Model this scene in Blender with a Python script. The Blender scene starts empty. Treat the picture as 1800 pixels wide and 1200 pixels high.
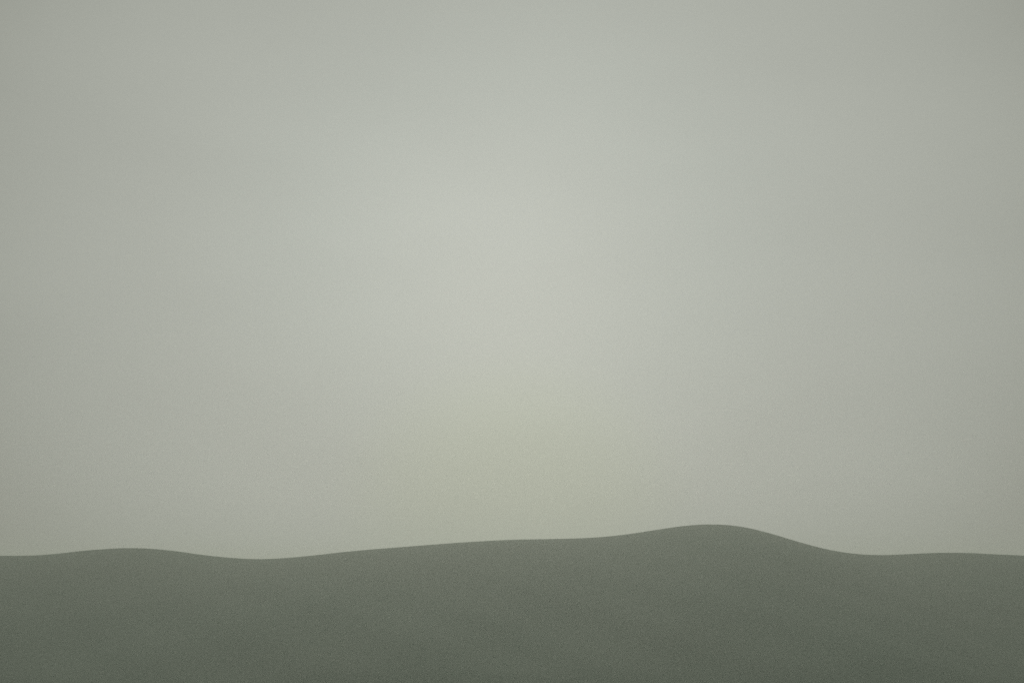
import bpy, math, bisect
from mathutils import Vector

scene = bpy.context.scene
R = math.radians

# ---------------------------------------------------------------- camera
PITCH = R(12.9)
cam_data = bpy.data.cameras.new("camera")
cam_data.sensor_width = 36.0
cam_data.lens = 35.0
cam_data.clip_start = 0.1
cam_data.clip_end = 40000.0
cam = bpy.data.objects.new("camera", cam_data)
scene.collection.objects.link(cam)
cam.location = (0, 0, 0)
cam.rotation_euler = (R(90) + PITCH, 0, 0)
scene.camera = cam

# ---------------------------------------------------------------- sky
SUN_EL = R(18.6)
SUN_DIR = Vector((0.0, math.cos(SUN_EL), math.sin(SUN_EL)))

world = bpy.data.worlds.new("World")
scene.world = world
world.use_nodes = True
nt = world.node_tree
nt.nodes.clear()
N = nt.nodes.new
L = nt.links.new
out = N("ShaderNodeOutputWorld")
sky = N("ShaderNodeTexSky")
sky.sky_type = 'NISHITA'
sky.sun_disc = False
sky.sun_elevation = SUN_EL
sky.sun_rotation = 0.0
sky.air_density = 1.0
sky.dust_density = 6.0
sky.ozone_density = 1.0
bg_sky = N("ShaderNodeBackground")
bg_sky.inputs['Strength'].default_value = 0.06
L(sky.outputs[0], bg_sky.inputs['Color'])

# stratus layer: brightness falls off with the angle from the veiled sun
tc = N("ShaderNodeTexCoord")
nrm = N("ShaderNodeVectorMath"); nrm.operation = 'NORMALIZE'
L(tc.outputs['Generated'], nrm.inputs[0])
# very soft unevenness of the cloud layer
nz = N("ShaderNodeTexNoise")
nz.inputs['Scale'].default_value = 3.2
nz.inputs['Detail'].default_value = 3.0
nz.inputs['Roughness'].default_value = 0.45
sc_ = N("ShaderNodeVectorMath"); sc_.operation = 'MULTIPLY'
sc_.inputs[1].default_value = (1.0, 1.0, 2.6)
L(nrm.outputs[0], sc_.inputs[0]); L(sc_.outputs[0], nz.inputs['Vector'])
wide = N("ShaderNodeVectorMath"); wide.operation = 'MULTIPLY'   # the veiled glow is broader than high
wide.inputs[1].default_value = (0.84, 1.0, 1.0)
wn = N("ShaderNodeVectorMath"); wn.operation = 'NORMALIZE'
L(nrm.outputs[0], wide.inputs[0]); L(wide.outputs[0], wn.inputs[0])
dot = N("ShaderNodeVectorMath"); dot.operation = 'DOT_PRODUCT'
dot.inputs[1].default_value = SUN_DIR
L(wn.outputs[0], dot.inputs[0])
ac = N("ShaderNodeMath"); ac.operation = 'ARCCOSINE'
L(dot.outputs['Value'], ac.inputs[0])
ang = N("ShaderNodeMapRange"); ang.clamp = True          # 0..90 degrees -> 0..1
ang.inputs['From Max'].default_value = R(90)
L(ac.outputs[0], ang.inputs['Value'])
ramp = N("ShaderNodeValToRGB")
ramp.color_ramp.interpolation = 'B_SPLINE'
SKY_STOPS = [  # degrees, linear colour of the stratus
    (0,  (0.472, 0.507, 0.470)),
    (5,  (0.456, 0.487, 0.448)),
    (10, (0.430, 0.460, 0.418)),
    (16, (0.406, 0.423, 0.380)),
    (24, (0.362, 0.379, 0.336)),
    (31, (0.240, 0.242, 0.206)),
    (40, (0.265, 0.270, 0.236)),
    (80, (0.230, 0.236, 0.210)),
]
els = ramp.color_ramp.elements
while len(els) < len(SKY_STOPS):
    els.new(0.5)
for e, (d, c) in zip(els, SKY_STOPS):
    e.position = d / 90.0
for e, (d, c) in zip(els, SKY_STOPS):
    e.color = (*c, 1)
L(ang.outputs[0], ramp.inputs['Fac'])
# cloud layer multiplied by its own soft mottling
mm = N("ShaderNodeMapRange")
mm.inputs['From Min'].default_value = 0.3; mm.inputs['From Max'].default_value = 0.7
mm.inputs['To Min'].default_value = 0.975; mm.inputs['To Max'].default_value = 1.025
L(nz.outputs['Fac'], mm.inputs['Value'])
mul = N("ShaderNodeVectorMath"); mul.operation = 'SCALE'
L(ramp.outputs['Color'], mul.inputs[0]); L(mm.outputs[0], mul.inputs['Scale'])
bg_cloud = N("ShaderNodeBackground")
bg_cloud.inputs['Strength'].default_value = 1.0
# faint yellow thinning of the cloud low over the middle of the hills
low = N("ShaderNodeVectorMath"); low.operation = 'DOT_PRODUCT'
low.inputs[1].default_value = (0.0, math.cos(R(3.5)), math.sin(R(3.5)))
L(wn.outputs[0], low.inputs[0])
lm = N("ShaderNodeMapRange"); lm.interpolation_type = 'SMOOTHSTEP'
lm.inputs['From Min'].default_value = math.cos(R(9.5)); lm.inputs['From Max'].default_value = 1.0
L(low.outputs['Value'], lm.inputs['Value'])
tint = N("ShaderNodeMix"); tint.data_type = 'RGBA'; tint.blend_type = 'MULTIPLY'
tint.inputs[7].default_value = (1.0, 1.015, 0.945, 1)
L(lm.outputs[0], tint.inputs[0]); L(mul.outputs[0], tint.inputs[6])
L(tint.outputs[2], bg_cloud.inputs['Color'])
mix = N("ShaderNodeMixShader")
mix.inputs[0].default_value = 0.988
L(bg_sky.outputs[0], mix.inputs[1]); L(bg_cloud.outputs[0], mix.inputs[2])
L(mix.outputs[0], out.inputs['Surface'])

# ---------------------------------------------------------------- sun behind the overcast
sd = bpy.data.lights.new("sun", 'SUN')
sd.energy = 0.6
sd.angle = R(14)
sd.color = (1.0, 0.96, 0.82)
sun = bpy.data.objects.new("sun", sd)
scene.collection.objects.link(sun)
sun.rotation_euler = SUN_DIR.to_track_quat('Z', 'Y').to_euler()

scene.view_settings.view_transform = 'Standard'
scene.view_settings.look = 'None'
scene.view_settings.exposure = 0.0
scene.view_settings.gamma = 1.0
scene.view_settings.use_curve_mapping = False
scene.render.engine = 'CYCLES'
scene.cycles.use_denoising = False
scene.cycles.max_bounces = 6
scene.cycles.volume_bounces = 2

# ---------------------------------------------------------------- hills
RIDGE_Y = 700.0
PX = [(0, 976), (57, 975.6), (100, 972.5), (150, 967), (200, 963.4), (225, 962.8), (257, 963.3), (300, 967.2),
      (350, 974), (400, 979.3), (450, 982), (500, 980.2), (550, 975.6), (600, 970), (650, 965.3), (700, 961.3),
      (750, 957.3), (800, 953.6), (850, 950.4), (900, 948), (950, 947), (1000, 946), (1050, 943.7),
      (1100, 938.7), (1150, 931.2), (1200, 924), (1248, 921), (1300, 924.6), (1350, 935.8), (1400, 950.7),
      (1450, 964), (1500, 972.3), (1550, 974.8), (1600, 973), (1650, 971), (1700, 971.2), (1750, 973.5), (1800, 975.8)]
F = 35.0 / 36.0 * 1800.0
cp, sp = math.cos(PITCH), math.sin(PITCH)
pts = []
for px, py in PX:
    a = math.atan((600 - py) / F) + PITCH          # elevation of the row
    z = RIDGE_Y * math.tan(a)
    depth = RIDGE_Y * cp + z * sp
    pts.append(((px - 900) / F * depth, z))
xs = [p[0] for p in pts]; zs = [p[1] for p in pts]
# monotone-free Catmull slopes
ms = []
for i in range(len(pts)):
    j, k = max(0, i - 1), min(len(pts) - 1, i + 1)
    ms.append((zs[k] - zs[j]) / (xs[k] - xs[j]))

def ridge(x):
    """height of the crest line above the eye, metres"""
    def outer(x, x0, z0, s):
        d = abs(x - x0)
        return z0 + s * d * math.exp(-d / 60) + 9.0 * math.sin(d / 95.0) ** 2 + 5.0 * (1 - math.cos(d / 210.0))
    if x <= xs[0]:
        return outer(x, xs[0], zs[0], -ms[0])
    if x >= xs[-1]:
        return outer(x, xs[-1], zs[-1], ms[-1])
    i = bisect.bisect_right(xs, x) - 1
    h = xs[i + 1] - xs[i]; t = (x - xs[i]) / h
    return ((2*t**3 - 3*t*t + 1) * zs[i] + (t**3 - 2*t*t + t) * h * ms[i]
            + (-2*t**3 + 3*t*t) * zs[i + 1] + (t**3 - t*t) * h * ms[i + 1])

def smooth(t):
    t = max(0.0, min(1.0, t))
    return t * t * (3 - 2 * t)

VALLEY = -64.0
def height(x, y):
    if y <= 0:
        return -1.7 + 0.0 * x
    und = (1.1 * math.sin(x / 31.0 + y / 47.0) + 0.8 * math.sin(x / 17.0 - y / 29.0 + 1.3)
           + 0.5 * math.sin(x / 9.5 + y / 13.0 + 2.1))
    if y < 330:                                    # the slope the viewer stands on
        return -1.7 + (VALLEY + 1.7) * smooth((y / 330.0) ** 0.62) + und * smooth(y / 120)
    if y <= RIDGE_Y:                               # the facing hillside
        t = (y - 330.0) / (RIDGE_Y - 330.0)
        prof = 1 - (1 - t) ** 1.18                  # convex, rounding over at the crest
        prof = prof * smooth(t * 4) 
        return VALLEY + (ridge(x) - VALLEY) * prof + und * (1 - smooth(t * 1.15 - 0.15))
    t = (y - RIDGE_Y) / 500.0                      # beyond the crest
    return ridge(x) + (-90.0 - ridge(x)) * smooth(t) + und * smooth(t)

def spread(vals):
    v = sorted(set(round(a, 3) for a in vals)); return v
gx = spread([i * 4.0 for i in range(-110, 111)] + [s * (440 + 12 * k) for s in (-1, 1) for k in range(1, 60)]
            + [s * (1148 + 150 * k * (1 + k * 0.12)) for s in (-1, 1) for k in range(1, 16)])
gy = spread([-6000, -3000, -1500, -700, -300, -120, -50] + [i * 10.0 for i in range(0, 36)]
            + [350 + i * 4.0 for i in range(0, 83)] + [682 + i * 1.5 for i in range(0, 25)]
            + [718 + i * 12 for i in range(1, 45)] + [1400, 1800, 2400, 3200, 4400, 6000])
verts = [(x, y, height(x, y)) for y in gy for x in gx]
nx = len(gx)
faces = [(j*nx + i, j*nx + i + 1, (j+1)*nx + i + 1, (j+1)*nx + i)
         for j in range(len(gy) - 1) for i in range(nx - 1)]
me = bpy.data.meshes.new("hills")
me.from_pydata(verts, [], faces)
me.update()
for p in me.polygons:
    p.use_smooth = True
hills = bpy.data.objects.new("hills", me)
scene.collection.objects.link(hills)
hills["kind"] = "structure"
hills["label"] = "smooth dark grey-green moorland hills with one rolling crest"

mat = bpy.data.materials.new("moor_grass")
mat.use_nodes = True
t = mat.node_tree
n = t.nodes; l = t.links
bsdf = n["Principled BSDF"]
bsdf.inputs['Roughness'].default_value = 0.95
bsdf.inputs['Specular IOR Level'].default_value = 0.1
geo = n.new("ShaderNodeTexCoord")
def noise(scale, detail, rough):
    k = n.new("ShaderNodeTexNoise")
    k.inputs['Scale'].default_value = scale
    k.inputs['Detail'].default_value = detail
    k.inputs['Roughness'].default_value = rough
    l.new(geo.outputs['Object'], k.inputs['Vector'])
    return k
fine = noise(1.1, 4, 0.7)       # tussocks under a metre across
broad = noise(0.006, 3, 0.5)    # drier and greener ground
r1 = n.new("ShaderNodeValToRGB")
r1.color_ramp.elements[0].position = 0.35; r1.color_ramp.elements[0].color = (0.178, 0.234, 0.188, 1)
r1.color_ramp.elements[1].position = 0.65; r1.color_ramp.elements[1].color = (0.186, 0.232, 0.188, 1)
l.new(broad.outputs['Fac'], r1.inputs['Fac'])
mr = n.new("ShaderNodeMapRange")
mr.inputs['From Min'].default_value = 0.3; mr.inputs['From Max'].default_value = 0.7
mr.inputs['To Min'].default_value = 0.72; mr.inputs['To Max'].default_value = 1.28
l.new(fine.outputs['Fac'], mr.inputs['Value'])
sc2 = n.new("ShaderNodeVectorMath"); sc2.operation = 'SCALE'
l.new(r1.outputs['Color'], sc2.inputs[0]); l.new(mr.outputs[0], sc2.inputs['Scale'])
l.new(sc2.outputs[0], bsdf.inputs['Base Color'])
bump = n.new("ShaderNodeBump")
bump.inputs['Strength'].default_value = 0.5
bump.inputs['Distance'].default_value = 0.25
l.new(fine.outputs['Fac'], bump.inputs['Height'])
l.new(bump.outputs[0], bsdf.inputs['Normal'])
me.materials.append(mat)

# ---------------------------------------------------------------- haze
zmin = min(v[2] for v in verts) - 1.0
zmax = max(max(v[2] for v in verts), 0.0) + 6.0
X = max(gx) + 50; Y0, Y1 = min(gy) - 50, max(gy) + 50
hv = [(x, y, z) for z in (zmin, zmax) for y in (Y0, Y1) for x in (-X, X)]
hf = [(0, 2, 3, 1), (4, 5, 7, 6), (0, 1, 5, 4), (2, 6, 7, 3), (0, 4, 6, 2), (1, 3, 7, 5)]
hm = bpy.data.meshes.new("haze")
hm.from_pydata(hv, [], hf); hm.update()
haze = bpy.data.objects.new("haze", hm)
scene.collection.objects.link(haze)
haze["kind"] = "stuff"
haze["label"] = "pale grey haze lying over the whole landscape"
hmat = bpy.data.materials.new("haze_air")
hmat.use_nodes = True
ht = hmat.node_tree
ht.nodes.clear()
ho = ht.nodes.new("ShaderNodeOutputMaterial")
pv = ht.nodes.new("ShaderNodeVolumePrincipled")
pv.inputs['Color'].default_value = (0.90, 0.935, 0.895, 1)
pv.inputs['Density'].default_value = 0.00062
pv.inputs['Anisotropy'].default_value = 0.5
ht.links.new(pv.outputs[0], ho.inputs['Volume'])
hm.materials.append(hmat)
